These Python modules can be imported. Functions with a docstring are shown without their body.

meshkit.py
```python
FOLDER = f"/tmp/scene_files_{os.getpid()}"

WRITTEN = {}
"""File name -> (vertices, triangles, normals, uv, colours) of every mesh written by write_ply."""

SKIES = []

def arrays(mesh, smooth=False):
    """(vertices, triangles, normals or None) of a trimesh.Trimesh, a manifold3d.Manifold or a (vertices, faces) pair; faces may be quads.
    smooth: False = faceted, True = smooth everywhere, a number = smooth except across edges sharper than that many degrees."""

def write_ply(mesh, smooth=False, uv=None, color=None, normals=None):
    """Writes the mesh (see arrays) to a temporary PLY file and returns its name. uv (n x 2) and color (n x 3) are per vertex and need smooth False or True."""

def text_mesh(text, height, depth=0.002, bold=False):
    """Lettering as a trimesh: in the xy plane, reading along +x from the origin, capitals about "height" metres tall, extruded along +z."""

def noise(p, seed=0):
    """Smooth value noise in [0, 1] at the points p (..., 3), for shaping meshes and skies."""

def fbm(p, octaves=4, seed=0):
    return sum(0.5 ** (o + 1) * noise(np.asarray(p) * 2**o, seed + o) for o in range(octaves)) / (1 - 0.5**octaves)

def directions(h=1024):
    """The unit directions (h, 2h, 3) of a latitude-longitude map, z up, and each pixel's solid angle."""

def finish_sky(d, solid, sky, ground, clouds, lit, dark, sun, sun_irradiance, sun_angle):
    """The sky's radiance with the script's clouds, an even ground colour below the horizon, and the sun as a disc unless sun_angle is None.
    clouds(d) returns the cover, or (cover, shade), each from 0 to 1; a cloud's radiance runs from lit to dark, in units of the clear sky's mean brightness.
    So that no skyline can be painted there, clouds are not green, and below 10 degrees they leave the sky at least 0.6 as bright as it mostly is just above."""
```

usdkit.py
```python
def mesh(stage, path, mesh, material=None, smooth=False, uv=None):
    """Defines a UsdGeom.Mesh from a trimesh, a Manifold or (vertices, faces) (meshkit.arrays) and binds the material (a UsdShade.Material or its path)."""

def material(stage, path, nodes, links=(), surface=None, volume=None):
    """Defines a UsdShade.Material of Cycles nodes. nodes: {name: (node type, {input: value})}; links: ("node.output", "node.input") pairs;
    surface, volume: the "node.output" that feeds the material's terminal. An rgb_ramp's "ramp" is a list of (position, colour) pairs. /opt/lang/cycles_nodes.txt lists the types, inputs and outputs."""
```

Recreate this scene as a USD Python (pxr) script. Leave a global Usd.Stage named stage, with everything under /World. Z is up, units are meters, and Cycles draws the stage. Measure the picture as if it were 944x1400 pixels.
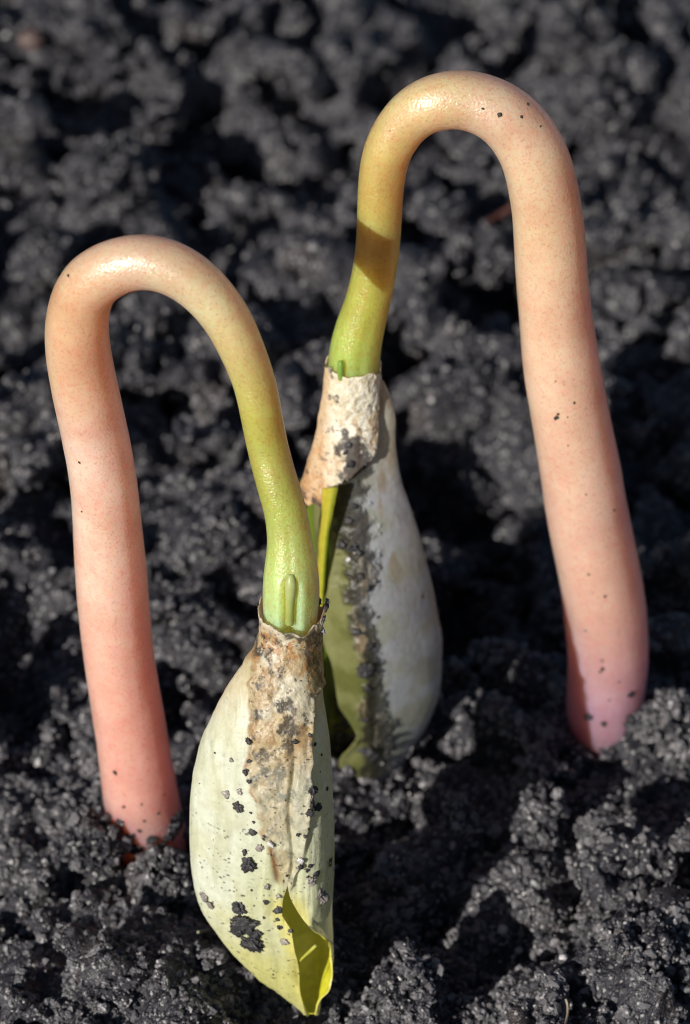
import math
import numpy as np
import trimesh
from scipy import sparse, ndimage
from scipy.interpolate import CubicSpline, PchipInterpolator
from scipy.spatial import cKDTree
import meshkit, usdkit
from meshkit import fbm, noise
from pxr import Usd, UsdGeom, UsdLux, UsdShade, Gf, Sdf, Vt

stage = Usd.Stage.CreateInMemory()
UsdGeom.SetStageUpAxis(stage, 'Z')
UsdGeom.SetStageMetersPerUnit(stage, 1.0)
UsdGeom.Xform.Define(stage, '/World')
MM = 0.001

# ------------------------------------------------------------------ camera
PITCH = math.radians(38.0)
FPX, W0, H0 = 3500.0, 944.0, 1400.0          # focal length in photo pixels
RIGHT = np.array([1.0, 0, 0])
FWD = np.array([0, math.cos(PITCH), -math.sin(PITCH)])
UP = np.array([0, math.sin(PITCH), math.cos(PITCH)])
CAM = -350.0 * (FWD - UP * (685 / FPX))      # millimetres; the seed tip stands near the origin
cam = UsdGeom.Camera.Define(stage, '/World/camera')
cam.CreateHorizontalApertureAttr(24.0)
cam.CreateVerticalApertureAttr(24.0 * H0 / W0)
cam.CreateFocalLengthAttr(24.0 * FPX / W0)
cam.CreateClippingRangeAttr((0.01, 20.0))
cam.CreateFStopAttr(23.0)
cam.CreateFocusDistanceAttr(0.326)
EXPOSURE = 0.30
cam.CreateExposureAttr(EXPOSURE)
m4 = np.eye(4)
m4[0, :3], m4[1, :3], m4[2, :3], m4[3, :3] = RIGHT, UP, -FWD, CAM * MM
cam.AddTransformOp().Set(Gf.Matrix4d(*m4.ravel().tolist()))

# ------------------------------------------------------------------ sky and sun
SUN_AZ, SUN_EL = math.radians(-141.0), math.radians(21.5)   # azimuth from +y (away from the camera) towards +x
SUN = np.array([math.sin(SUN_AZ) * math.cos(SUN_EL), math.cos(SUN_AZ) * math.cos(SUN_EL), math.sin(SUN_EL)])
SUN_STRENGTH, SKY_STRENGTH = 1.25, 0.05
sky = UsdLux.DomeLight.Define(stage, '/World/sky')
sky.GetPrim().SetCustomDataByKey('kind', 'structure')
sky_mat = usdkit.material(stage, '/World/Looks/sky', {
    's': ('sky_texture', {'sky_type': 'single_scattering', 'sun_disc': False, 'sun_elevation': SUN_EL, 'sun_rotation': SUN_AZ, 'air_density': 0.7, 'aerosol_density': 0.6, 'ozone_density': 0.8}),
    'b': ('background_shader', {'strength': SKY_STRENGTH})}, [('s.color', 'b.color')], surface='b.background')
UsdShade.MaterialBindingAPI.Apply(sky.GetPrim()).Bind(sky_mat)
sun = UsdLux.DistantLight.Define(stage, '/World/sun')
sun.CreateNormalizeAttr(True)
sun.CreateIntensityAttr(SUN_STRENGTH)
sun.CreateAngleAttr(0.53)
sun.CreateColorAttr(Gf.Vec3f(1.0, 0.95, 0.87))
zx = SUN
xx = np.cross([0, 0, 1.0], zx); xx /= np.linalg.norm(xx)
yx = np.cross(zx, xx)
ms = np.eye(4); ms[0, :3], ms[1, :3], ms[2, :3] = xx, yx, zx
sun.AddTransformOp().Set(Gf.Matrix4d(*ms.ravel().tolist()))


# ------------------------------------------------------------------ helpers
def ray(px, py):
    return FWD + RIGHT * ((px - W0 / 2) / FPX) + UP * ((H0 / 2 - py) / FPX)


def at_y(px, py, y):
    """The point (mm) seen at photo pixel (px, py) that lies at world depth y."""
    r = ray(px, py)
    return CAM + r * ((y - CAM[1]) / r[1])


def at_z(px, py, z=0.0):
    r = ray(px, py)
    return CAM + r * ((z - CAM[2]) / r[2])


def project(p):
    d = np.asarray(p) - CAM
    w = d @ FWD
    return W0 / 2 + FPX * (d @ RIGHT) / w, H0 / 2 - FPX * (d @ UP) / w, w


def lin(r, g, b):
    c = np.array([r, g, b]) / 255.0
    return np.where(c <= 0.04045, c / 12.92, ((c + 0.055) / 1.055) ** 2.4)


def smooth(a, b, x):
    t = np.clip((x - a) / (b - a), 0, 1)
    return t * t * (3 - 2 * t)


def mixc(a, b, t):
    t = np.asarray(t)[..., None]
    return np.asarray(a) * (1 - t) + np.asarray(b) * t


used = {}


def numbered(parent, name):
    k = used.get((parent, name), 0)
    used[(parent, name)] = k + 1
    return f'{parent}/{name}' if k == 0 else f'{parent}/{name}_{k:03d}'


def tag(prim, label=None, category=None, group=None, kind=None):
    for k, v in (('label', label), ('category', category), ('group', group), ('kind', kind)):
        if v:
            prim.SetCustomDataByKey(k, v)
    return prim


def thing(name, base, label, category, group=None):
    path = numbered('/World', name)
    x = UsdGeom.Xform.Define(stage, path)
    x.AddTranslateOp().Set(Gf.Vec3d(*(np.asarray(base) * MM).tolist()))
    tag(x.GetPrim(), label, category, group)
    return path


def obj(parent, name, verts, faces, material, origin=(0, 0, 0), smoothing=True, color=None):
    """One Mesh prim; verts in millimetres in world space, stored relative to origin."""
    path = numbered(parent, name)
    v = (np.asarray(verts) - np.asarray(origin)) * MM
    m = usdkit.mesh(stage, path, trimesh.Trimesh(v, faces, process=False), material, smooth=smoothing)
    if color is not None:
        UsdGeom.PrimvarsAPI(m).CreatePrimvar('tint', Sdf.ValueTypeNames.Color3fArray, 'vertex').Set(
            Vt.Vec3fArray.FromNumpy(np.asarray(color, np.float32)))
    return path


def tri(q):
    q = np.asarray(q)
    return np.vstack([q[:, [0, 1, 2]], q[:, [0, 2, 3]]])


def grid_faces(n, m, wrap):
    """Quads of an n x m vertex grid, m wrapped if asked; outward for counter-clockwise rings seen from the start."""
    i, j = np.meshgrid(np.arange(n - 1), np.arange(m if wrap else m - 1), indexing='ij')
    k = (j + 1) % m
    return tri(np.stack([i * m + j, i * m + k, (i + 1) * m + k, (i + 1) * m + j], -1).reshape(-1, 4))


def outward(v, f):
    a, b, c = v[f[:, 0]], v[f[:, 1]], v[f[:, 2]]
    vol = np.einsum('ij,ij->i', a - v.mean(0), np.cross(b - v.mean(0), c - v.mean(0))).sum()
    return f if vol > 0 else f[:, ::-1]


# ------------------------------------------------------------------ materials
soil_mat = usdkit.material(stage, '/World/Looks/soil', {
    'g': ('texture_coordinate', {}),
    'n1': ('noise_texture', {'scale': 160.0, 'detail': 4.0, 'roughness': 0.6}),
    'n2': ('noise_texture', {'scale': 1400.0, 'detail': 3.0, 'roughness': 0.65}),
    'v': ('voronoi_texture', {'scale': 2300.0}),
    'r1': ('rgb_ramp', {'ramp': [(0.30, (0.009, 0.009, 0.013)), (0.50, (0.023, 0.022, 0.029)), (0.62, (0.042, 0.040, 0.047)), (0.75, (0.074, 0.069, 0.071))]}),
    'r2': ('rgb_ramp', {'ramp': [(0.3, (0.40, 0.40, 0.42)), (0.7, (1.35, 1.35, 1.35))]}),
    'n0': ('noise_texture', {'scale': 70.0, 'detail': 5.0, 'roughness': 0.65}),
    'k0': ('map_range', {'from_min': 0.56, 'from_max': 0.68, 'to_min': 0.0, 'to_max': 0.55, 'clamp': True}),
    'earth': ('mix', {'color2': (0.052, 0.040, 0.033)}),
    'm': ('mix', {'mix_type': 'multiply', 'fac': 1.0}),
    'sep': ('separate_color', {}),
    'rr': ('map_range', {'from_min': 0.0, 'from_max': 1.0, 'to_min': 0.28, 'to_max': 0.75}),
    'gt': ('math', {'math_type': 'greater_than', 'value2': 0.94}),
    'm2': ('mix', {'color2': (0.26, 0.25, 0.25)}),
    'b1': ('bump', {'strength': 0.8, 'distance': 0.0005}),
    'b2': ('bump', {'strength': 0.7, 'distance': 0.00025, 'invert': True}),
    'p': ('principled_bsdf', {'specular_ior_level': 0.45}),
}, [('g.object', 'n1.vector'), ('g.object', 'n2.vector'), ('g.object', 'v.vector'), ('n1.fac', 'r1.fac'), ('n2.fac', 'r2.fac'),
    ('g.object', 'n0.vector'), ('n0.fac', 'k0.value'), ('k0.result', 'earth.fac'), ('r1.color', 'earth.color1'), ('earth.color', 'm.color1'), ('r2.color', 'm.color2'), ('v.color', 'sep.color'), ('sep.r', 'rr.value'), ('rr.result', 'p.roughness'),
    ('sep.g', 'gt.value1'), ('gt.value', 'm2.fac'), ('m.color', 'm2.color1'), ('m2.color', 'p.base_color'),
    ('n2.fac', 'b1.height'), ('v.distance', 'b2.height'), ('b1.normal', 'b2.normal'), ('b2.normal', 'p.normal')], surface='p.BSDF')


def crumb_material(name, dark, light, rough, spec=0.5):
    return usdkit.material(stage, '/World/Looks/' + name, {
        'g': ('texture_coordinate', {}), 'o': ('object_info', {}),
        'n': ('noise_texture', {'scale': 1500.0, 'detail': 3.0}),
        'r': ('rgb_ramp', {'ramp': [(0.0, dark), (1.0, light)]}),
        'mx': ('math', {'math_type': 'multiply_add', 'value2': 0.6}),
        'h': ('math', {'math_type': 'multiply', 'value2': 0.4}),
        'b': ('bump', {'strength': 0.6, 'distance': 0.0002}),
        'p': ('principled_bsdf', {'roughness': rough, 'specular_ior_level': spec})},
        [('g.object', 'n.vector'), ('n.fac', 'h.value1'), ('o.random', 'mx.value1'), ('h.value', 'mx.value3'), ('mx.value', 'r.fac'),
         ('r.color', 'p.base_color'), ('n.fac', 'b.height'), ('b.normal', 'p.normal')], surface='p.BSDF')


crumb_mat = crumb_material('soil_crumb', (0.014, 0.014, 0.019), (0.165, 0.157, 0.166), 0.42, 0.6)
mineral_mat = crumb_material('pale_mineral', (0.22, 0.21, 0.21), (0.55, 0.53, 0.52), 0.25, 0.6)
speck_mat = crumb_material('dark_speck', (0.012, 0.012, 0.015), (0.035, 0.033, 0.036), 0.6)
pink_mat = crumb_material('brown_grain', (0.07, 0.045, 0.04), (0.16, 0.105, 0.095), 0.6)
grey_speck_mat = crumb_material('grey_speck', (0.10, 0.09, 0.08), (0.28, 0.25, 0.23), 0.45)

stem_mat = usdkit.material(stage, '/World/Looks/stem_skin', {
    'a': ('attribute', {'attribute': 'tint'}),
    'g': ('texture_coordinate', {}),
    'v': ('voronoi_texture', {'scale': 2600.0}),
    'n': ('noise_texture', {'scale': 2300.0, 'detail': 3.0, 'roughness': 0.65}),
    'nl': ('noise_texture', {'scale': 190.0, 'detail': 3.0}),
    'sep': ('separate_color', {}),
    'k1': ('map_range', {'from_min': 0.53, 'from_max': 0.68, 'to_min': 0.0, 'to_max': 0.42, 'clamp': True}),
    'fleck': ('mix', {'mix_type': 'multiply', 'color2': (0.62, 0.36, 0.28)}),
    'k2': ('rgb_ramp', {'ramp': [(0.3, (0.92, 0.86, 0.84)), (0.7, (1.06, 1.10, 1.10))]}),
    'nm': ('noise_texture', {'scale': 850.0, 'detail': 3.0, 'roughness': 0.6}),
    'k3': ('rgb_ramp', {'ramp': [(0.32, (1.04, 0.84, 0.82)), (0.5, (1.0, 1.0, 1.0)), (0.66, (0.97, 1.07, 1.0))]}),
    'pat2': ('mix', {'mix_type': 'multiply', 'fac': 0.6}),
    'pat': ('mix', {'mix_type': 'multiply', 'fac': 1.0}),
    'b1': ('bump', {'strength': 0.35, 'distance': 0.00013, 'invert': True}),
    'b2': ('bump', {'strength': 0.14, 'distance': 0.0002}),
    'n3': ('voronoi_texture', {'scale': 3300.0}),
    'n4': ('noise_texture', {'scale': 5200.0, 'detail': 1.0}),
    'b3': ('bump', {'strength': 0.6, 'distance': 0.00016, 'invert': True}),
    'b4': ('bump', {'strength': 0.5, 'distance': 0.00012}),
    'p': ('principled_bsdf', {'roughness': 0.34, 'specular_ior_level': 0.5, 'subsurface_weight': 0.75, 'subsurface_scale': 0.0022,
                              'subsurface_radius': (1.0, 0.42, 0.18), 'coat_weight': 0.6, 'coat_roughness': 0.26}),
}, [('g.object', 'v.vector'), ('g.object', 'n.vector'), ('g.object', 'nl.vector'), ('n.fac', 'k1.value'), ('a.color', 'fleck.color1'), ('k1.result', 'fleck.fac'),
    ('nl.fac', 'k2.fac'), ('fleck.color', 'pat.color1'), ('k2.color', 'pat.color2'), ('g.object', 'nm.vector'), ('nm.fac', 'k3.fac'), ('pat.color', 'pat2.color1'), ('k3.color', 'pat2.color2'), ('pat2.color', 'p.base_color'),
    ('v.distance', 'b1.height'), ('n.fac', 'b2.height'), ('b1.normal', 'b2.normal'), ('b2.normal', 'p.normal'), ('g.object', 'n3.vector'), ('g.object', 'n4.vector'), ('n3.distance', 'b3.height'), ('n4.fac', 'b4.height'), ('b3.normal', 'b4.normal'), ('b4.normal', 'p.coat_normal')], surface='p.BSDF')


def coat_material(name, rough, translucent, fine):
    return usdkit.material(stage, '/World/Looks/' + name, {
        'a': ('attribute', {'attribute': 'tint'}),
        'g': ('texture_coordinate', {}),
        'n': ('noise_texture', {'scale': 900.0, 'detail': 4.0, 'roughness': 0.6}),
        'n2': ('noise_texture', {'scale': 3200.0, 'detail': 2.0}),
        'k': ('rgb_ramp', {'ramp': [(0.3, (0.88, 0.87, 0.84)), (0.7, (1.08, 1.08, 1.10))]}),
        'm': ('mix', {'mix_type': 'multiply', 'fac': 1.0}),
        'b1': ('bump', {'strength': fine, 'distance': 0.0003}),
        'b2': ('bump', {'strength': fine, 'distance': 0.00012}),
        'p': ('principled_bsdf', {'roughness': rough, 'specular_ior_level': 0.4, 'subsurface_weight': 0.2, 'subsurface_scale': 0.001, 'subsurface_radius': (1.0, 0.8, 0.4)}),
        't': ('translucent_bsdf', {}),
        'mx': ('mix_closure', {'fac': translucent}),
    }, [('g.object', 'n.vector'), ('g.object', 'n2.vector'), ('n.fac', 'k.fac'), ('a.color', 'm.color1'), ('k.color', 'm.color2'),
        ('m.color', 'p.base_color'), ('m.color', 't.color'), ('n.fac', 'b1.height'), ('n2.fac', 'b2.height'), ('b1.normal', 'b2.normal'),
        ('b2.normal', 'p.normal'), ('p.BSDF', 'mx.closure1'), ('t.BSDF', 'mx.closure2')], surface='mx.closure')


coat_mat = coat_material('seed_coat', 0.42, 0.24, 0.35)
husk_mat = coat_material('dry_husk', 0.6, 0.08, 0.8)
leaf_mat = coat_material('cotyledon', 0.38, 0.3, 0.2)

# ------------------------------------------------------------------ the soil
rng = np.random.default_rng(11)


def spaced(lo, hi, inner_lo, inner_hi, fine, growth):
    mid = np.arange(inner_lo, inner_hi, fine)
    up, step = [mid[-1]], fine
    while up[-1] < hi:
        step = min(step * growth, 2.2); up.append(up[-1] + step)
    dn, step = [mid[0]], fine
    while dn[-1] > lo:
        step = min(step * growth, 2.2); dn.append(dn[-1] - step)
    return np.concatenate([dn[:0:-1], mid, up[1:]])


GX = spaced(-150, 150, -58, 58, 0.40, 1.03)
GY = spaced(-75, 340, -14, 75, 0.40, 1.012)
GZ = np.arange(-31, 26.01, 0.5)


def weights(x, cell):
    """Cubic B-spline weights of the positions x on a lattice of this cell size."""
    u = (x - x[0]) / cell + 1
    i = np.floor(u).astype(int); t = u - i
    w = [(1 - t) ** 3 / 6, (3 * t**3 - 6 * t**2 + 4) / 6, (-3 * t**3 + 3 * t**2 + 3 * t + 1) / 6, t**3 / 6]
    r = np.repeat(np.arange(len(x))[:, None], 4, 1)
    c = i[:, None] + np.arange(-1, 3)
    n = i.max() + 4
    return sparse.csr_matrix((np.stack(w, 1).ravel(), (r.ravel(), c.ravel())), shape=(len(x), n))


def field(cell, squash=1.0):
    wx, wy, wz = weights(GX, cell), weights(GY, cell), weights(GZ, cell * squash)
    a = rng.standard_normal((wx.shape[1], wy.shape[1], wz.shape[1])).astype(np.float32)
    s = a.shape
    a = (wx @ a.reshape(s[0], -1)).reshape(len(GX), s[1], s[2]).astype(np.float32)
    a = (wy @ a.transpose(1, 0, 2).reshape(s[1], -1)).reshape(len(GY), len(GX), s[2]).astype(np.float32)
    a = (wz @ a.transpose(2, 0, 1).reshape(s[2], -1)).reshape(len(GZ), len(GY), len(GX)).astype(np.float32)
    a = a.transpose(2, 1, 0)
    return a / a.std()


# heaps and hollows of the bed: (photo x, photo y, height mm, radius mm)
HEAPS = [(880, 1330, 7, 11), (560, 1370, 2.5, 10), (900, 985, 6, 8), (150, 1360, 3.5, 10), (110, 1140, 1.5, 6), (208, 1160, -2.8, 4.5), (225, 1190, 2.0, 5),
         (720, 1120, 3.0, 8), (650, 1230, -5, 9), (370, 1395, -2, 5), (425, 1375, -3.5, 5), (660, 610, -10, 13), (640, 700, -8, 13), (60, 1220, -5, 9), (560, 1130, -5, 9), (480, 1210, -3, 6), (830, 1035, -3.6, 6), (490, 1085, -3.0, 7), (690, 960, 2, 6),
         (120, 70, 8, 14), (150, 240, 7, 13), (290, 190, -8, 10), (560, 560, 2, 8), (650, 790, -10, 14), (600, 1010, -6, 8), (240, 960, -5, 9), (40, 980, 3, 8),
         (800, 150, 6, 13), (900, 480, -7, 11), (300, 720, 5, 8), (60, 640, 6, 10), (30, 900, -6, 10), (660, 300, 4, 12), (430, 200, -7, 12)]


def height(x, y):
    h = np.full(np.shape(x), -0.6)
    for px, py, dz, r in HEAPS:
        c = at_z(px, py)
        h = h + dz * np.exp(-((x - c[0]) ** 2 + (y - c[1]) ** 2) / (2 * r * r))
    return h


F = (height(*np.meshgrid(GX, GY, indexing='ij'))[:, :, None] - GZ[None, None, :]).astype(np.float32)
def calm(x, y):
    """The bed is pressed level where the plants stand."""
    k = np.ones(np.shape(x))
    for px, py, r in ((205, 1165, 7), (829, 1015, 9), (500, 1065, 9), (425, 1390, 6), (300, 1290, 5)):
        c = at_z(px, py)
        k = k * (1 - 0.8 * np.exp(-((x - c[0]) ** 2 + (y - c[1]) ** 2) / (2 * r * r)))
    return k


HOLLOWS = [(490, 900, 56, 7), (495, 960, 55.5, 6.5), (492, 1005, 55, 5), (490, 1040, 54.5, 3.5), (465, 1000, 55.5, 3.5),
           (390, 1150, 9, 8), (400, 1220, 7, 7), (412, 1285, 5, 4.8), (420, 1325, 4, 3.2), (425, 1358, 2.6, 1.7)]
rough = 3.2 * field(15.0)
rough += 7.4 * (np.minimum(np.abs(field(8.2)), 1.4) - 0.9)
rough += 2.4 * (np.abs(field(3.9)) - 0.8)
rough += 1.3 * field(3.2)
rough *= (1 + 0.45 * smooth(75, 150, GY))[None, :, None].astype(np.float32)
rough *= calm(*np.meshgrid(GX, GY, indexing='ij')).astype(np.float32)[:, :, None]
F += rough
F += 0.7 * (np.abs(field(1.9)) - 0.8)
F += 0.75 * field(1.6)
F += 0.62 * (np.abs(field(0.95)) - 0.8)
F += 0.2 * field(0.8)
del rough
for px, py, yy, r in HOLLOWS:        # no soil inside the seed husks
    c = at_y(px, py, yy)
    a, b, d = (slice(*np.searchsorted(g, (q - r - 2, q + r + 2))) for g, q in zip((GX, GY, GZ), c))
    dist = np.sqrt((GX[a, None, None] - c[0]) ** 2 + (GY[None, b, None] - c[1]) ** 2 + (GZ[None, None, d] - c[2]) ** 2) - r
    F[a, b, d] = np.minimum(F[a, b, d], dist)
F[:, :, :3] = np.maximum(F[:, :, :3], 0.5)      # a floor under the loose bed
F[:, :, -1] = -1.0
F[0], F[-1], F[:, 0], F[:, -1] = -1, -1, -1, -1
F[:, :, 0] = -1


def surface_nets(F):
    s = F > 0
    lab, n = ndimage.label(s)
    sizes = np.bincount(lab.ravel()); sizes[0] = 0
    keep = sizes.argmax()
    drop = s & (lab != keep)
    F = np.where(drop, -0.02, F)
    s = F > 0
    c = np.zeros(tuple(d - 1 for d in F.shape), np.int8)
    for a, b, d in np.ndindex(2, 2, 2):
        c += s[a:a + c.shape[0], b:b + c.shape[1], d:d + c.shape[2]]
    cells = np.argwhere((c > 0) & (c < 8))
    idx = np.full(c.shape, -1, np.int32); idx[tuple(cells.T)] = np.arange(len(cells))
    acc, cnt = np.zeros((len(cells), 3)), np.zeros(len(cells))
    corners = [np.array(k) for k in np.ndindex(2, 2, 2)]
    vals = [F[tuple((cells + k).T)] for k in corners]
    for i, k in enumerate(corners):
        for ax in range(3):
            if k[ax] == 0:
                k2 = k.copy(); k2[ax] = 1
                j = k2[0] * 4 + k2[1] * 2 + k2[2]
                a, b = vals[i], vals[j]
                on = (a > 0) != (b > 0)
                t = a[on] / (a[on] - b[on])
                p = np.repeat(k[None].astype(float), on.sum(), 0); p[:, ax] = t
                acc[on] += p; cnt[on] += 1
    v = cells + acc / cnt[:, None]
    quads = []
    for ax in range(3):
        a = np.moveaxis(s, ax, 0)
        ch = a[:-1] != a[1:]
        e = np.argwhere(ch)
        e = e[(e[:, 1] > 0) & (e[:, 2] > 0) & (e[:, 1] < a.shape[1] - 1) & (e[:, 2] < a.shape[2] - 1)]
        inside = a[:-1][tuple(e.T)]
        ii = np.moveaxis(idx, ax, 0)
        q = np.stack([ii[e[:, 0], e[:, 1] - 1, e[:, 2] - 1], ii[e[:, 0], e[:, 1], e[:, 2] - 1], ii[e[:, 0], e[:, 1], e[:, 2]], ii[e[:, 0], e[:, 1] - 1, e[:, 2]]], 1)
        flip = ~inside if ax != 1 else inside
        q[flip] = q[flip][:, ::-1]
        quads.append(q)
    return v, np.vstack(quads)


sv, sq = surface_nets(F)
sv = np.stack([np.interp(sv[:, 0], np.arange(len(GX)), GX), np.interp(sv[:, 1], np.arange(len(GY)), GY), np.interp(sv[:, 2], np.arange(len(GZ)), GZ)], 1)
sf = tri(sq)
# leave out the underside that nothing can see
low = sv[:, 2] < GZ[1]
sf = sf[~low[sf].all(1)]
keepv = np.unique(sf)
remap = np.full(len(sv), -1); remap[keepv] = np.arange(len(keepv))
sv, sf = sv[keepv], remap[sf]
print('soil', len(sv), len(sf))
tag(stage.GetPrimAtPath(obj('/World', 'soil', sv, sf, soil_mat)), kind='structure')
del F

# ------------------------------------------------------------------ lumps
def lump(seed, sub, rough=1.0, pits=0.0, flat=0.8):
    """A crumbly irregular lump of about unit radius."""
    ico = trimesh.creation.icosphere(sub)
    d = np.array(ico.vertices)
    r = np.random.default_rng(seed)
    o = r.uniform(0, 90, 3)
    rad = 1 + rough * (0.75 * (fbm(d * 1.1 + o, 2, seed) - 0.5))
    b1 = np.abs(noise(d * 2.6 + o + 7, seed) - 0.5) * 2
    b2 = np.abs(noise(d * 6.0 + o + 13, seed) - 0.5) * 2
    rad += rough * (0.34 * (b1 - 0.4) + 0.16 * (b2 - 0.4))
    if sub > 3:
        b3 = np.abs(noise(d * 13 + o, seed) - 0.5) * 2
        b4 = noise(d * 27 + o, seed)
        rad += rough * (0.085 * (b3 - 0.4) + 0.05 * (b4 - 0.5))
    if pits:
        rad -= pits * smooth(0.6, 0.8, noise(d * 3.4 + o + 31, seed))
    v = d * rad[:, None]
    # push sideways, so that small overhangs appear
    if sub > 3:
        k = np.stack([noise(d * 5 + o + 50 * i, seed + i) for i in range(3)], 1) - 0.5
        v += 0.22 * rough * k
    v *= np.array([1.0, r.uniform(0.8, 1.05), flat])
    return v, np.array(ico.faces)


def turned(v, r):
    return v @ trimesh.transformations.random_rotation_matrix(r.random(3))[:3, :3].T


# ------------------------------------------------------------------ seedlings
def stem_mesh(ctrl, stops, m=112, n=620, groove=None):
    """ctrl: (px, py, width px, world y); stops: (py-or-index position along ctrl, colour)."""
    c = np.array([at_y(a, b, y) for a, b, w, y in ctrl])
    wid = np.array([w * np.linalg.norm(at_y(a, b, y) - CAM) / FPX for a, b, w, y in ctrl])
    s = np.concatenate([[0], np.cumsum(np.linalg.norm(np.diff(c, axis=0), axis=1))])
    u = np.linspace(0, s[-1], n)
    P = CubicSpline(s, c)(u)
    P = ndimage.gaussian_filter1d(P, 5, axis=0, mode='nearest')
    R = ndimage.gaussian_filter1d(PchipInterpolator(s, wid / 2)(u), 6, mode='nearest')
    T = np.gradient(P, axis=0); T /= np.linalg.norm(T, axis=1, keepdims=True)
    # the ring's first direction looks out towards the front, the second lies across
    A = np.empty_like(P)
    a = -FWD - T[0] * (-FWD @ T[0])
    for i in range(n):
        a = a - T[i] * (a @ T[i]); a /= np.linalg.norm(a); A[i] = a
    B = np.cross(T, A)
    th = np.arange(m) * 2 * np.pi / m
    dirs = A[:, None] * np.cos(th)[None, :, None] + B[:, None] * np.sin(th)[None, :, None]
    rad = np.repeat(R[:, None], m, 1)
    pos = np.interp(u, s, np.arange(len(ctrl)))           # position in control point numbers
    TH, POS = np.meshgrid(th, pos)
    U = np.repeat(u[:, None], m, 1)
    # uneven growth: slow swellings and very faint lengthwise ribs
    cyl = np.stack([np.cos(TH) * 1.3, np.sin(TH) * 1.3, U * 0.11], -1)
    rad = rad * (1 + 0.045 * (fbm(cyl, 3, 4) - 0.5))
    rad += 0.055 * (noise(np.stack([np.cos(TH) * 6, np.sin(TH) * 6, U * 0.05], -1), 9) - 0.5)
    if groove:
        e = -30
        rad = groove(rad, TH - math.atan2(-FWD @ B[e], -FWD @ A[e]), POS, U)
    V = P[:, None] + dirs * rad[..., None]
    f = grid_faces(n, m, True)
    caps = np.vstack([V.reshape(-1, 3), P[:1], P[-1:]])
    j = np.arange(m)
    f0 = np.stack([np.full(m, n * m), (j + 1) % m, j], 1)
    f1 = np.stack([np.full(m, n * m + 1), (n - 1) * m + j, (n - 1) * m + (j + 1) % m], 1)
    f = outward(caps, np.vstack([f, f0, f1]))
    k, cols = np.array([x[0] for x in stops]), np.array([x[1] for x in stops])
    wob = POS + 0.35 * (fbm(cyl * 2.2 + 5, 3, 8) - 0.5)
    col = np.stack([np.interp(wob, k, cols[:, i]) for i in range(3)], -1).reshape(-1, 3)
    col = np.vstack([col, col[:1], col[-1:]])
    return caps, f, col, dict(P=P, R=R, T=T, A=A, B=B, pos=pos)


def front_point(V, px, py, normals, r=6.0):
    """The point of V nearest the camera under the photo position, and its normal."""
    x, y, w = project(V)
    near = np.nonzero((np.abs(x - px) < r) & (np.abs(y - py) < r))[0]
    if not len(near):
        near = np.argsort((x - px) ** 2 + (y - py) ** 2)[:30]
    i = near[np.argmin(w[near] + 0.05 * np.hypot(x[near] - px, y[near] - py))]
    return V[i], normals[i]


def vnormals(v, f):
    return meshkit.arrays((v, f), True)[2]


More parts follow.
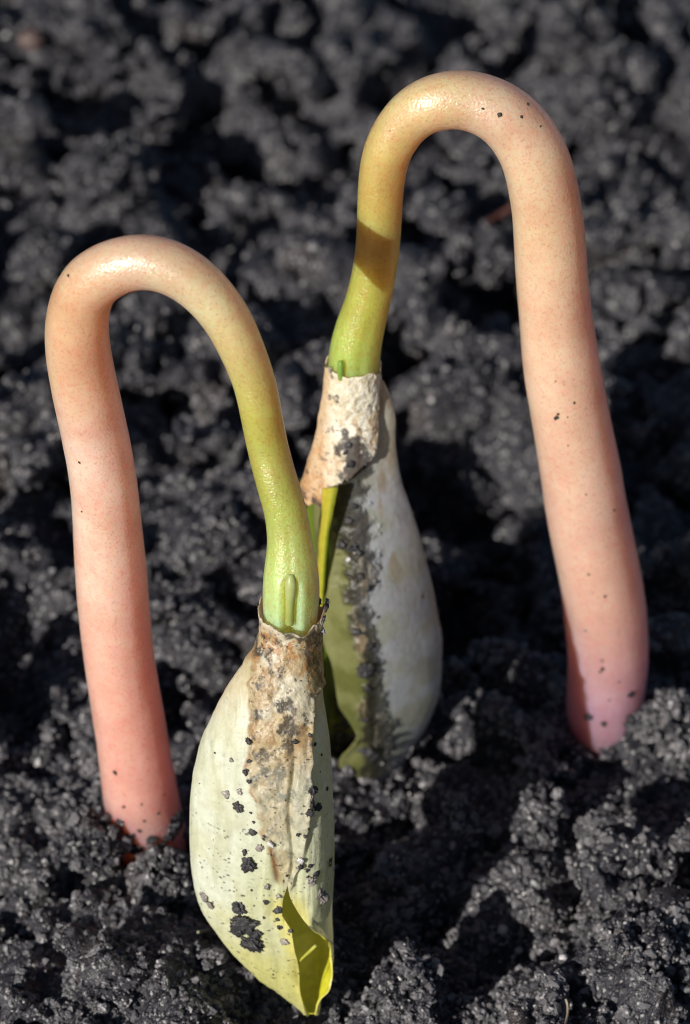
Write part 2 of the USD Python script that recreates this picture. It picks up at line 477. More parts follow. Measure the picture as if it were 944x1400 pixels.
def stick(parent, origin, V, N, spots, name='soil_crumb'):
    """Bits of soil that cling to a surface: (px, py, size px, kind)."""
    for k, (px, py, size, kind) in enumerate(spots):
        p, n = front_point(V, px, py, N)
        r = np.random.default_rng(int(px * 7 + py * 13))
        scale = size * np.linalg.norm(p - CAM) / FPX / 2
        v, f = lump(int(px + py * 3), 3 if size > 14 else 2, 1.8, 0.3)
        v = turned(v, r) * scale
        v = v - n * (v @ n)[:, None] * (0.55 if size < 30 else 0.72)      # flattened against the skin
        obj(parent, name, v + p + n * scale * 0.2, f, {'d': speck_mat, 'g': grey_speck_mat, 'w': mineral_mat, 's': soil_mat}[kind], origin)


K = 0.80


def alb(r, g, b, k=K):
    return lin(r, g, b) * k


PINK, ROSE, TAN, OCHRE, OLIVE, GREEN, PALE = (alb(218, 162, 150), alb(224, 184, 166), alb(210, 168, 130), alb(200, 160, 92), alb(168, 160, 62), alb(152, 172, 80), alb(172, 198, 118))

# ---- the front seedling
A_CTRL = [(228, 1265, 102, 37), (208, 1165, 104, 36), (193, 1090, 102, 35.5), (179, 1000, 97, 35), (163, 900, 96, 34.5), (153, 800, 97, 34),
          (145.5, 700, 93, 33.5), (139, 640, 91, 33), (131, 600, 91, 33), (121, 555, 91, 32.5), (110, 500, 89, 32), (105, 450, 87, 31.5),
          (111, 410, 83, 31), (132, 379, 79, 29.5), (163, 362, 76, 28.8), (198, 357, 75, 28.2), (233, 365, 73, 27.6), (265, 384, 71, 27), (292, 410, 68, 26.5), (314, 441, 65, 26),
          (330, 475, 62, 25.4), (344, 510, 59, 24.8), (356, 560, 57, 24), (368, 620, 57, 23.5), (379, 660, 58, 22), (391, 700, 58, 21),
          (396.5, 740, 60, 20), (398, 768, 71, 19.2), (398.5, 796, 80, 18.6), (398, 826, 78, 18.0), (397, 870, 66, 17.0)]
A_STOPS = [(0, alb(180, 108, 104)), (1.3, alb(206, 138, 134)), (2.5, alb(224, 164, 154)), (4, alb(232, 174, 160)), (6, alb(238, 194, 178)), (8.5, alb(236, 192, 178)), (10, alb(220, 176, 148)), (12, alb(210, 166, 134)),
           (15, alb(216, 178, 154)), (17.5, alb(224, 194, 158)), (19.5, alb(208, 184, 132)), (22, alb(172, 164, 84)), (24.2, alb(160, 168, 82)), (26.5, alb(178, 196, 112)), (28.5, alb(190, 212, 138)), (30, alb(200, 215, 155))]


def split_neck(rad, TH, POS, U):
    """The two cotyledon stalks part at the neck: a slot with a rounded head."""
    t = (TH + np.pi) % (2 * np.pi) - np.pi
    slot = smooth(27.2, 27.75, POS)
    width = 0.25 + 0.0 * POS
    rad = rad - 1.5 * slot * np.exp(-(np.abs(t / width) ** 2.6))
    back = np.pi - np.abs(t)
    rad = rad - 1.0 * smooth(26.5, 28.2, POS) * np.exp(-(back / 0.25) ** 2)
    # swollen lips beside the slot
    rad = rad + 0.22 * slot * np.exp(-((np.abs(t) - 0.42) / 0.2) ** 2)
    # a shallow furrow runs up from the slot
    rad = rad - 0.16 * smooth(23.5, 26.5, POS) * (1 - slot) * np.exp(-(t / 0.22) ** 2)
    return rad


baseA = at_y(205, 1165, 36); baseA[2] = 0
seedA = thing('seedling', baseA, 'front seedling with rosy hooked stem and cream seed husk split open at its tip', 'seedling')
va, fa, ca, infoA = stem_mesh(A_CTRL, A_STOPS, groove=split_neck)
stemA = obj(seedA, 'stem', va, fa, stem_mat, baseA, color=ca)
na = vnormals(va, fa)
stick(stemA, baseA, va, na, [(103, 637, 5, 'd'), (152, 1060, 8, 'd'), (106, 705, 3, 'd'), (243, 1131, 34, 's'), (172, 1150, 22, 's'), (160, 1128, 14, 's'), (180, 1165, 26, 's'), (214, 1152, 16, 'd'), (190, 1140, 7, 'd'), (200, 1128, 5, 'd'), (232, 1150, 18, 's'), (166, 1108, 6, 'd'), (222, 1118, 5, 'd'), (196, 1105, 4, 'd'), (230, 1092, 4, 'd'), (290, 372, 3, 'w'), (88, 372, 5, 'd')])

# the little bud in the slot
b = np.array([at_y(397.5, y, 0) for y in (0, 1)])
bud_line = [(398, 783, 3), (398, 787, 10), (398, 793, 16), (398, 801, 17), (397.5, 811, 15), (397, 822, 12.5), (396.5, 835, 12), (396, 855, 12)]


def bud_depth(py):
    i = np.argmin(np.abs(project(infoA['P'])[1] - py) + 100 * (infoA['pos'] < 20))
    return infoA['P'][i][1] - infoA['R'][i] * 0.80


bud_ctrl = [(x, y, w, bud_depth(y) + (0.15 if w < 6 else 0)) for x, y, w in bud_line]
vb, fb, cb, _ = stem_mesh(bud_ctrl, [(0, alb(186, 204, 122)), (3, alb(194, 206, 138)), (6, alb(170, 184, 100))], m=28, n=70)
obj(seedA, 'bud', vb, fb, leaf_mat, baseA, color=cb)


# ---- seed coats: a rolled sheet whose long edges meet in a seam that gapes further down
def coat(rows, depth_y, front, back, seam, n=560, m=400, thick=0.32, ring_tilt=None, relief=None, edge=None, wedge=1.0):
    """rows: (py, left px, ridge px, right px, front depth px, back depth px); seam(py) -> (left px, right px) of the gap, as px.
    Returns outer points V (n x m), inner points, design coordinates and faces."""
    rows = np.array(rows, float)
    py = np.linspace(rows[0, 0], rows[-1, 0], n)
    L, C, Rr, DF, DB = (PchipInterpolator(rows[:, 0], rows[:, k])(py) for k in range(1, 6))
    L, C, Rr = (ndimage.gaussian_filter1d(k, 4, mode='nearest') for k in (L, C, Rr))
    y = np.interp(py, [d[0] for d in depth_y], [d[1] for d in depth_y])
    cen = np.array([at_y(c, p, yy) for c, p, yy in zip(C, py, y)])
    s = np.array([np.linalg.norm(q - CAM) for q in cen]) / FPX            # mm per px
    xl, xr = seam(py)
    def ang(x):
        k = x - C
        return np.arcsin(np.clip(np.where(k < 0, k / np.maximum(C - L, 1e-3), k / np.maximum(Rr - C, 1e-3)), -0.999, 0.999))
    phl, phr = ang(xl), ang(xr)
    q = PchipInterpolator([0, 0.36, 0.64, 1], [0, 0.25, 0.75, 1])(np.linspace(0, 1, m))      # finer towards the front
    PH = phr[:, None] + (phl + 2 * np.pi - phr)[:, None] * q[None]         # from the right lip round the back to the left lip
    sn, cs = np.sin(PH), np.cos(PH)
    X = np.where(sn > 0, (Rr - C)[:, None] * sn, (C - L)[:, None] * sn) * s[:, None]
    k = np.where((sn > 0) & (cs > 0), wedge, 1.0)                            # a flatter face from the ridge to the right edge
    X = np.where(sn > 0, X * np.abs(sn) ** (k - 1), X)
    D = np.where(cs > 0, DF[:, None] * np.abs(cs) ** k, DB[:, None] * cs) * s[:, None]
    tilt = np.zeros(n) if ring_tilt is None else ring_tilt(py)
    flat = np.array([0, 1.0, 0])
    e2 = -(FWD[None] * (1 - tilt)[:, None] + flat[None] * tilt[:, None]); e2 /= np.linalg.norm(e2, axis=1, keepdims=True)
    PY = np.repeat(py[:, None], m, 1)
    V = cen[:, None] + RIGHT * X[..., None] + e2[:, None] * D[..., None]
    N = vnormals(V.reshape(-1, 3), grid_faces(n, m, False)).reshape(n, m, 3)
    out = np.sign(np.sum(N * (V - cen[:, None])))
    N = N * out
    shut = np.abs(xr - xl) < 0.05
    av = N[shut, 0] + N[shut, -1]; av /= np.linalg.norm(av, axis=1, keepdims=True)
    N[shut, 0] = av; N[shut, -1] = av
    PX = C[:, None] + X / s[:, None]
    return dict(V=V, N=N, PX=PX, PY=PY, PH=PH, Q=np.repeat(q[None], n, 0), front=cs, cen=cen, n=n, m=m, s=s, shut=shut)


def shell(parent, name, g, outer_col, inner_col, thick, material, origin):
    """The sheet with real thickness: outer and inner skin joined along every edge."""
    n, m = g['n'], g['m']
    Vo = g['V'].reshape(-1, 3)
    f = grid_faces(n, m, False)
    nn = vnormals(Vo, f)
    if np.sum(nn.reshape(n, m, 3) * g['N']) < 0:
        f = f[:, ::-1]; nn = -nn
    t = np.broadcast_to(thick, (n, m)).reshape(-1, 1)
    Vi = Vo - nn * t
    k = n * m
    ring = np.concatenate([np.arange(m - 1), np.arange(n - 1) * m + m - 1, (n - 1) * m + np.arange(m - 1, 0, -1), np.arange(n - 1, 0, -1) * m])
    nx = np.roll(ring, -1)
    rim = tri(np.stack([ring, nx, nx + k, ring + k], 1))
    v = np.vstack([Vo, Vi])
    weld = np.arange(2 * k)
    if 'shut' in g:                     # above the gap the two long edges are one
        rows = np.nonzero(g['shut'])[0]
        for o in (0, k):
            weld[o + rows * m + m - 1] = o + rows * m
            v[o + rows * m] = (v[o + rows * m] + v[o + rows * m + m - 1]) / 2
        both = np.zeros(2 * k, bool); both[rows * m] = True; both[rows * m + k] = True
        rim = weld[rim]
        rim = rim[~both[rim].all(1)]
    faces = np.vstack([weld[f], weld[f[:, ::-1] + k], rim])
    col = np.vstack([outer_col.reshape(-1, 3), inner_col.reshape(-1, 3)])
    path = obj(parent, name, v, faces, material, origin, color=np.clip(col, 0.004, 0.9))
    return path, Vo, nn


CREAM, YELLOW, LIME, BROWN, RUST, DIRT = alb(235, 240, 219, 0.81), alb(226, 221, 124, 0.76), alb(222, 218, 62, 0.98), alb(168, 132, 88), alb(196, 128, 62), alb(58, 50, 52)

A_ROWS = [(834, 358, 398, 439, 41, 41), (842, 359, 398, 438, 40, 40), (856, 359, 398, 438, 40, 40), (880, 353, 400, 437, 42, 42), (905, 333, 403, 438, 48, 46), (940, 310, 407, 441, 58, 54),
          (980, 289, 410, 447, 68, 62), (1020, 273, 413, 452, 76, 68), (1060, 264, 415, 455, 82, 72), (1100, 260, 417, 457, 86, 74), (1150, 260, 419, 458, 86, 74),
          (1200, 264, 421, 457, 80, 70), (1240, 275, 423, 454, 72, 64), (1280, 300, 424, 455, 60, 54), (1310, 325, 425, 456, 48, 44), (1340, 357, 426, 446, 34, 30),
          (1365, 390, 427, 440, 20, 18), (1388, 417, 428, 436, 7, 7)]


def seam_A(py):
    kl = [(834, 396), (1195, 396), (1207, 393), (1222, 389), (1240, 388), (1262, 401), (1285, 405), (1310, 409), (1345, 411), (1370, 417), (1390, 422)]
    kr = [(834, 396), (1195, 396), (1207, 397), (1222, 402), (1240, 412), (1262, 434), (1285, 446), (1305, 453), (1322, 450), (1345, 441), (1370, 436), (1390, 431)]
    f = lambda k: PchipInterpolator([a for a, b in k], [b for a, b in k])(py)
    return f(kl), f(kr)


gA = coat(A_ROWS, [(834, 17.6), (1000, 13), (1150, 9), (1388, 1.5)], 0, 0, seam_A, ring_tilt=lambda p: 1 - smooth(850, 905, p))
PX, PY, fr = gA['PX'], gA['PY'], gA['front']
frontish = smooth(-0.15, 0.15, fr)
Vd = gA['V']
# the dry brown strip that runs down from the collar
left_edge = np.interp(PY, [834, 880, 950, 1010, 1060, 1110, 1150, 1195, 1215], [340, 347, 347, 341, 344, 357, 371, 385, 394]) + 17 * (fbm(np.stack([PY * 0.045, PX * 0.02, PX * 0], -1), 4, 3) - 0.5)
right_edge = np.interp(PY, [834, 880, 950, 1000, 1060, 1120, 1170, 1200, 1215], [470, 470, 431, 428, 428, 424, 415, 403, 396]) + 5 * (noise(np.stack([PY * 0.06, PX * 0.01, PX * 0], -1), 5) - 0.5)
strip = smooth(-6, 6, PX - left_edge + 6 * (fbm(Vd * 1.2, 3, 27) - 0.5)) * smooth(-3, 3, right_edge - PX) * frontish
strip = np.maximum(strip, 1 - smooth(885, 930, PY + 25 * noise(Vd * 0.35, 2)) )
edge_l = np.exp(-((PX - left_edge - 3) / 3.5) ** 2) * frontish * smooth(885, 905, PY) * (1 - smooth(1180, 1200, PY))
edge_r = np.exp(-((PX - right_edge + 3) / 3.0) ** 2) * frontish * smooth(905, 930, PY) * (1 - smooth(1180, 1200, PY))
curl = noise(np.stack([PY * 0.09, PX * 0.03, PX * 0], -1), 23)
strip = strip * (1 - smooth(1196, 1212, PY))
veins = fbm(np.stack([PX * 0.10 + 2.0 * fbm(Vd * 0.1, 2, 25), PY * 0.012, gA['PH'] * 0.5], -1), 4, 26)
disp = (1 - strip) * 0.42 * (veins - 0.5)
disp += 0.40 * strip + (0.15 + 0.5 * curl) * (0.35 * edge_l + 0.7 * edge_r)
disp += strip * 0.55 * (fbm(Vd * np.array([0.9, 0.9, 0.5]), 4, 21) - 0.5)
disp += (1 - strip) * 0.22 * (fbm(Vd * np.array([0.28, 0.28, 0.12]), 3, 22) - 0.5)
fold = np.exp(-((PX - np.interp(PY, [850, 1190], [404, 400]) - 3 * np.sin(PY * 0.05)) / 4.0) ** 2) * smooth(980, 1060, PY) * (1 - smooth(1170, 1200, PY)) * frontish
disp -= 0.5 * fold
lipL = smooth(0.965, 1.0, gA['Q']) * smooth(1205, 1230, PY)
lipR = smooth(0.05, 0.0, gA['Q']) * smooth(1205, 1235, PY) * (1 - smooth(1345, 1385, PY))
disp += 0.75 * lipR * (0.8 + 0.8 * np.sin(PY * 0.085 + 0.6)) + 0.45 * lipL * (0.4 + np.sin(PY * 0.07))
gA['V'] = gA['V'] + gA['N'] * disp[..., None]
# the collar's torn rim
rim = 1 - smooth(834, 852, PY)
rag = 2.2 * (noise(np.stack([np.cos(gA['PH']) * 2.2, np.sin(gA['PH']) * 2.2, PY * 0], -1), 31) - 0.5) + 1.3 * (fbm(np.stack([np.cos(gA['PH']) * 4 + 3.3, np.sin(gA['PH']) * 4 + 1.7, PY * 0 + 0.4], -1), 5, 32) - 0.5)
rag += 1.0 * np.exp(-((gA['PH'] % (2 * np.pi) - 4.75) / 0.35) ** 2)
gA['V'] = gA['V'] + UP * (rim * rag)[..., None] + gA['N'] * (0.12 * rim)[..., None]

n1, n2, n3 = fbm(Vd * 0.30, 4, 41), fbm(Vd * 0.8, 4, 42), fbm(Vd * 2.2, 3, 43)
col = mixc(CREAM, alb(232, 232, 192, 0.74), smooth(0.45, 0.75, n1) * 0.6)
col = mixc(col, alb(214, 216, 176, 0.74), 0.55 * smooth(0.50, 0.66, veins))
low = smooth(1195, 1345, PY + 60 * (n1 - 0.5))
col = mixc(col, YELLOW, 0.85 * low)
col = mixc(col, alb(222, 226, 160, 0.74), 0.5 * smooth(1080, 1220, PY) * (1 - low) * smooth(30, 90, PX - 270))
col = mixc(col, alb(222, 186, 120), 0.45 * (1 - smooth(930, 1010, PY + 60 * (n2 - 0.5))))
lip_col = np.maximum(lipL, smooth(0.03, 0.0, gA['Q']) * smooth(1200, 1230, PY))
col = mixc(col, alb(232, 222, 120, 0.9), 0.8 * lip_col)
fib = fbm(np.stack([PX * 0.16 + 6 * n2, PY * 0.028, Vd[..., 1] * 0.1], -1), 4, 46)          # fibres along the husk
grit = fbm(Vd * 3.4, 3, 47)
band = mixc(alb(214, 192, 150), alb(178, 146, 104), smooth(0.38, 0.62, fib))
band = mixc(band, alb(228, 220, 194), 0.85 * smooth(0.50, 0.66, n1 + 0.16 * np.exp(-((PX - 395) / 30) ** 2 - ((PY - 945) / 32) ** 2) - 0.06))
band = mixc(band, RUST, smooth(0.44, 0.64, fib + 0.4 * (n2 - 0.5)) * (1 - smooth(875, 940, PY)) * 0.75)
band = mixc(band, alb(128, 100, 70), 0.75 * smooth(0.5, 0.68, fbm(np.stack([PX * 0.3, PY * 0.09, PX * 0], -1), 3, 48)) * smooth(980, 1060, PY) * np.exp(-((PX - 376) / 24) ** 2))
band = mixc(band, alb(206, 204, 184), 0.6 * smooth(1010, 1060, PY) * smooth(396, 408, PX))
dl = (0.16 * np.exp(-((PX - 398) / 17) ** 2 - ((PY - 978) / 26) ** 2) + 0.14 * np.exp(-((PX - 425) / 15) ** 2 - ((PY - 885) / 30) ** 2) + 0.12 * np.exp(-((PX - 352) / 8) ** 2 - ((PY - 900) / 45) ** 2)
      + 0.10 * (1 - smooth(846, 866, PY)) + 0.08 * np.exp(-((PX - 380) / 20) ** 2 - ((PY - 1050) / 50) ** 2))
dirt = smooth(0.50, 0.66, fbm(Vd * np.array([0.85, 0.85, 0.6]) + 3, 5, 45) + dl - 0.02) * smooth(0.30, 0.52, grit + 1.4 * dl)
band = mixc(band, DIRT, 0.88 * dirt)
band = band * (0.82 + 0.36 * grit)[..., None]
col = mixc(col, band, strip * (1 - 0.38 * smooth(1000, 1090, PY)))
col = mixc(col, alb(176, 120, 62), 0.7 * np.exp(-(np.minimum(np.abs(PX - left_edge), 60) / 4.0) ** 2) * smooth(0.4, 0.6, n2) * frontish * smooth(870, 890, PY) * (1 - smooth(1180, 1200, PY)))
col = mixc(col, alb(112, 70, 34), 0.9 * np.exp(-((PX - np.interp(PY, [1130, 1200], [372, 382])) / 4.5) ** 2) * smooth(1130, 1155, PY) * (1 - smooth(1190, 1202, PY)))
col = mixc(col, alb(238, 226, 200), rim * smooth(0.3, 0.5, n2) * 0.9)
specks = smooth(0.74, 0.80, noise(Vd * 3.0, 61)) * smooth(0.45, 0.6, n2)
col = mixc(col, DIRT, 0.85 * specks * (0.25 + 0.75 * np.maximum(strip, smooth(1060, 1160, PY))))
inner = mixc(np.broadcast_to(LIME, col.shape), alb(204, 200, 44, 0.95), smooth(0.4, 0.6, n1))
inner = mixc(inner, alb(150, 112, 70), 1 - smooth(850, 900, PY))
coatA, coA, cnA = shell(seedA, 'seed_coat', gA, col, inner, 0.30 - 0.1 * rim, coat_mat, baseA)
S = 0.2966
A_SPOTS = [(388, 67, 40, 'd'), (390, 152, 26, 'd'), (398, 183, 20, 'd'), (372, 208, 32, 'd'), (388, 252, 22, 'd'), (350, 355, 48, 'd'), (398, 393, 17, 'd'), (420, 430, 18, 'd'),
           (408, 486, 34, 'd'), (378, 567, 34, 'd'), (395, 630, 84, 'd'), (308, 142, 28, 'g'), (300, 290, 34, 'g'), (365, 280, 28, 'g'), (478, 807, 30, 'd'), (535, 840, 38, 'd'),
           (533, 876, 22, 'd'), (545, 920, 28, 'd'), (597, 927, 24, 'd'), (462, 880, 16, 'd'), (555, 985, 42, 'g'), (522, 775, 26, 'g'), (485, 735, 36, 'g'), (445, 555, 40, 'g'),
           (500, 530, 36, 'w'), (345, 830, 70, 'd'), (375, 905, 130, 'd'), (400, 990, 110, 'd'), (335, 930, 80, 'd'), (430, 950, 60, 'd'), (335, 910, 48, 'g'), (405, 750, 14, 'd'), (230, 103, 12, 'd'), (160, 258, 10, 'd'),
           (708, 280, 50, 'd'), (715, 320, 40, 'g'), (745, 360, 44, 'd'), (705, 390, 40, 'd'), (715, 350, 50, 'd'), (785, 270, 24, 'd'), (760, 115, 16, 'd'), (730, 70, 20, 'd'), (755, 195, 12, 'd'),
           (700, 470, 16, 'd'), (650, 485, 18, 'd'), (630, 480, 22, 'd'), (650, 640, 26, 'd'), (707, 640, 26, 'd'), (650, 595, 36, 'w'), (715, 710, 50, 'g'), (735, 680, 40, 'd'),
           (765, 790, 70, 'g'), (750, 770, 50, 'g'), (585, 685, 14, 'd'), (475, 490, 18, 'd'), (455, 515, 18, 'd'), (500, 1140, 14, 'd'), (800, 620, 44, 'd'), (815, 650, 26, 'w'), (490, 580, 12, 'd'),
           (680, 660, 22, 'd'), (690, 690, 18, 'd'), (640, 480, 14, 'd'), (180, 780, 46, 'g'), (210, 820, 46, 'g'), (615, 60, 30, 'd'), (690, 20, 22, 'd')]
stick(coatA, baseA, coA, cnA, [(220 + a * S, 1000 + b * S, c * S, k) for a, b, c, k in A_SPOTS])
stick(coatA, baseA, coA, cnA, [(448, 822, 17, 'd'), (452, 832, 12, 'd'), (446, 846, 14, 'g'), (447, 857, 11, 'w'), (357, 822, 6, 'd'), (441, 812, 13, 'd')])

# the little yellow shred in the opening
vs, fs, cs_, _ = stem_mesh([(409, 1318, 2.5, 1.2), (415, 1309, 4, -0.2), (424, 1301, 4.5, -1.2), (431, 1294, 6, -1.8), (434, 1291, 3, -1.9)], [(0, alb(214, 212, 70)), (4, alb(225, 225, 110))], m=12, n=40)
obj(seedA, 'torn_shred', vs, fs, leaf_mat, baseA, color=cs_)

# ---- the rear seedling
B_CTRL = [(840, 1120, 100, 59.60), (829, 1020, 104, 59.10), (829, 950, 106, 58.60), (832, 900, 110, 58.10), (829, 850, 112, 57.60), (823, 800, 112, 57.10), (803, 700, 111, 56.60), (795, 650, 109, 56.40),
          (786, 600, 107, 56.10), (769, 500, 105, 55.80), (757, 400, 98, 55.60), (753, 340, 97, 55.60), (750, 300, 96, 55.60), (742, 250, 94, 55.60), (726, 202, 90, 55.60), (702, 168, 87, 56.32), (678, 150, 84, 56.45), (648, 138, 81, 57.27),
          (618, 135, 79, 57.20), (588, 142, 75, 57.12), (562, 158, 71, 57.85), (541, 184, 67, 57.78), (527, 215, 64, 58.00), (521, 255, 62, 57.80), (519, 300, 61, 57.60), (516, 345, 60, 57.40), (506, 400, 60, 57.20),
          (495, 440, 66, 57.00), (487, 470, 70, 56.80), (484.5, 492, 71, 56.60), (483, 530, 66, 56.40)]
B_STOPS = [(0, alb(140, 92, 104)), (1.2, alb(164, 114, 124)), (2.2, alb(186, 138, 154)), (3.3, alb(200, 152, 156)), (4.4, alb(208, 162, 154)), (5.4, alb(214, 172, 156)), (6.6, alb(216, 178, 162)), (9, alb(224, 186, 164)), (12, alb(216, 182, 152)),
           (16, alb(216, 182, 158)), (19, alb(210, 176, 134)), (21, alb(198, 168, 110)), (23, alb(188, 162, 92)), (25, alb(178, 166, 82)), (26.5, alb(170, 174, 80)), (28, alb(168, 184, 90)), (30, alb(172, 190, 100))]
baseB = at_y(829, 1015, 59.1); baseB[2] = 0
seedB = thing('seedling', baseB, 'taller rear seedling with thick tan hooked stem and a shaded whitish dirt-streaked husk', 'seedling')
vB, fB, cB, infoB = stem_mesh(B_CTRL, B_STOPS, groove=lambda rad, TH, POS, U: rad - 0.25 * smooth(25, 29, POS) * np.exp(-((((TH + np.pi) % (2 * np.pi) - np.pi) + 0.35) / 0.18) ** 2))
stemB = obj(seedB, 'stem', vB, fB, stem_mat, baseB, color=cB)
nB = vnormals(vB, fB)
stick(stemB, baseB, vB, nB, [(683, 156, 7, 'd'), (713, 158, 5, 'd'), (757, 575, 9, 'd'), (760, 571, 5, 'd'), (788, 556, 4, 'd'), (778, 576, 3, 'd'), (659, 148, 4, 'd'), (828, 821, 5, 'd'),
                             (804, 790, 4, 'd'), (797, 868, 5, 'g'), (818, 908, 6, 'g'), (820, 919, 6, 'd'), (816, 923, 5, 'd'), (779, 615, 3, 'd'), (758, 527, 3, 'd'), (728, 140, 5, 'd'), (745, 172, 3, 'd'), (800, 680, 3, 'd'), (846, 700, 4, 'd'), (800, 985, 14, 's'), (820, 995, 10, 'd'), (868, 955, 12, 's'), (835, 962, 4, 'd'), (850, 938, 3, 'd')])
vb, fb, cb, _ = stem_mesh([(466, 491, 3, 53.4), (466, 496, 8, 53.1), (466, 504, 9, 53.0), (467, 520, 8, 53.2)], [(0, alb(120, 170, 60)), (3, alb(150, 185, 90))], m=20, n=40)
obj(seedB, 'bud', vb, fb, leaf_mat, baseB, color=cb)

B_ROWS = [(520, 446, 484, 524, 36, 36), (545, 444, 484, 534, 36, 36), (580, 440, 484, 541, 38, 38), (620, 432, 485, 542, 42, 40), (660, 428, 488, 549, 50, 46), (700, 428, 491, 566, 60, 54),
          (760, 432, 494, 582, 68, 60), (830, 424, 497, 597, 74, 66), (890, 422, 500, 605, 76, 66), (940, 424, 502, 601, 72, 62), (990, 430, 504, 585, 62, 54), (1030, 440, 506, 561, 46, 40),
          (1060, 450, 505, 540, 30, 26), (1080, 468, 500, 522, 15, 14)]


def seam_B(py):
    kl = [(520, 446), (680, 441), (720, 436), (800, 436), (850, 424), (900, 425), (960, 430), (1000, 436), (1030, 450), (1060, 462), (1082, 484)]
    kr = [(520, 446), (680, 443), (720, 456), (800, 452), (840, 441), (875, 447), (900, 457), (930, 462), (955, 466), (975, 478), (996, 488), (1012, 480), (1032, 466), (1060, 465), (1082, 488)]
    f = lambda k: PchipInterpolator([a for a, b in k], [b for a, b in k])(py)
    return f(kl), f(kr)


gB = coat([(a, b, c, d, e * (1 + 0.55 * float(smooth(680, 880, a))), f) for a, b, c, d, e, f in B_ROWS], [(500, 56.4), (700, 56.5), (900, 56), (1082, 54)], 0, 0, seam_B, n=460, m=340, wedge=1.62)
PX, PY, fr = gB['PX'], gB['PY'], gB['front']
Vd = gB['V'].copy()
n1, n2, n3 = fbm(Vd * 0.25, 4, 71), fbm(Vd * 0.8, 4, 72), fbm(Vd * 2.2, 3, 73)
mid = np.interp(PY, [520, 600, 700, 800, 880, 940, 1000, 1040, 1080], [486, 486, 484, 491, 500, 503, 510, 522, 510]) + 26 * (fbm(np.stack([PY * 0.03, PX * 0, PX * 0], -1), 4, 74) - 0.5)
half = np.interp(PY, [520, 620, 700, 760, 850, 940, 1080], [10, 26, 28, 25, 16, 16, 24]) * (0.55 + 0.9 * noise(np.stack([PY * 0.035, PX * 0, PX * 0 + 3.3], -1), 95))
crust = smooth(1.1, 0.6, np.abs(PX - mid) / half + 1.5 * (n2 - 0.5) + 0.5 * (n3 - 0.5)) * smooth(-0.1, 0.1, fr)
disp = 0.5 * crust * fbm(Vd * 0.9, 4, 75) + 0.35 * (fbm(Vd * np.array([0.12, 0.12, 0.05]), 3, 76) - 0.5)
disp += 0.35 * (noise(np.stack([PY * 0.03, PX * 0, PX * 0], -1), 79) - 0.5) * smooth(0.75, 0.95, np.sin(gB['PH']))      # an uneven right-hand edge
disp += 0.45 * smooth(0.04, 0.0, gB['Q']) * smooth(680, 720, PY)
gB['V'] = gB['V'] + gB['N'] * disp[..., None]
white = mixc(alb(220, 224, 228), alb(208, 210, 196), smooth(0.4, 0.65, n1))
green = mixc(alb(134, 136, 84), alb(108, 112, 58), smooth(0.4, 0.65, n1))
col = mixc(green, white, smooth(-6, 10, PX - mid))
col = mixc(col, alb(226, 222, 196), (1 - smooth(600, 700, PY)) * 0.8)
col = mixc(col, alb(190, 150, 90), 0.6 * smooth(0.5, 0.65, fbm(Vd * np.array([0.5, 0.5, 0.12]), 3, 77)) * np.exp(-((PX - 520) / 30) ** 2) * (1 - smooth(760, 860, PY)))
smear = fbm(np.stack([PX * 0.11 + 3 * n2, PY * 0.018, PX * 0 + 1.5], -1), 5, 96)
bandB = mixc(alb(150, 130, 104), alb(200, 194, 180), smooth(0.40, 0.62, n2))
bandB = mixc(bandB, alb(36, 32, 36), smooth(0.40, 0.56, smear + 0.22 * (1 - smooth(720, 820, PY)) + 0.03 + 0.10 * np.exp(-((PY - 915) / 30) ** 2) + 0.10 * smooth(1000, 1030, PY)))
col = mixc(col, bandB, 0.9 * ndimage.gaussian_filter(crust, 2.0))
innerB = mixc(np.broadcast_to(alb(84, 88, 30), col.shape), alb(200, 194, 84), smooth(955, 1000, PY))
coatB, coB, cnB = shell(seedB, 'seed_coat', gB, col, innerB, 0.3, coat_mat, baseB)
S2 = 0.3145
B_SPOTS = [(165, 240, 45, 'd'), (140, 350, 55, 'd'), (128, 365, 40, 'd'), (200, 345, 60, 's'), (225, 365, 40, 'd'), (232, 480, 34, 'd'), (285, 548, 40, 'd'), (300, 530, 40, 'd'), (312, 508, 26, 'd'), (240, 615, 32, 'd'), (215, 720, 50, 'd'),
           (300, 792, 46, 'd'), (282, 800, 26, 'd'), (250, 895, 90, 'd'), (235, 910, 60, 'd'), (280, 905, 60, 'd'), (275, 970, 55, 'd'), (315, 905, 28, 'd'), (255, 1105, 46, 'd'), (240, 1115, 26, 'd'), (400, 1140, 26, 'd'), (375, 1200, 50, 'd'), (370, 1240, 60, 'd'),
           (250, 1245, 80, 'd'), (280, 1240, 60, 'd'), (230, 1240, 50, 'd'), (310, 1280, 50, 's'), (340, 1295, 40, 's'), (520, 560, 30, 'd'), (325, 670, 18, 'd'), (160, 400, 26, 'w'), (190, 375, 30, 'g'), (205, 170, 40, 'd')]
jit = np.random.default_rng(5).uniform(-1, 1, (len(B_SPOTS), 3)) * np.array([2, 2, 0.2])
stick(coatB, baseB, coB, cnB, [(420 + a * S2 + j[0], 640 + b * S2 + j[1], c * S2 * (0.85 + j[2]), k) for (a, b, c, k), j in zip(B_SPOTS, jit)])


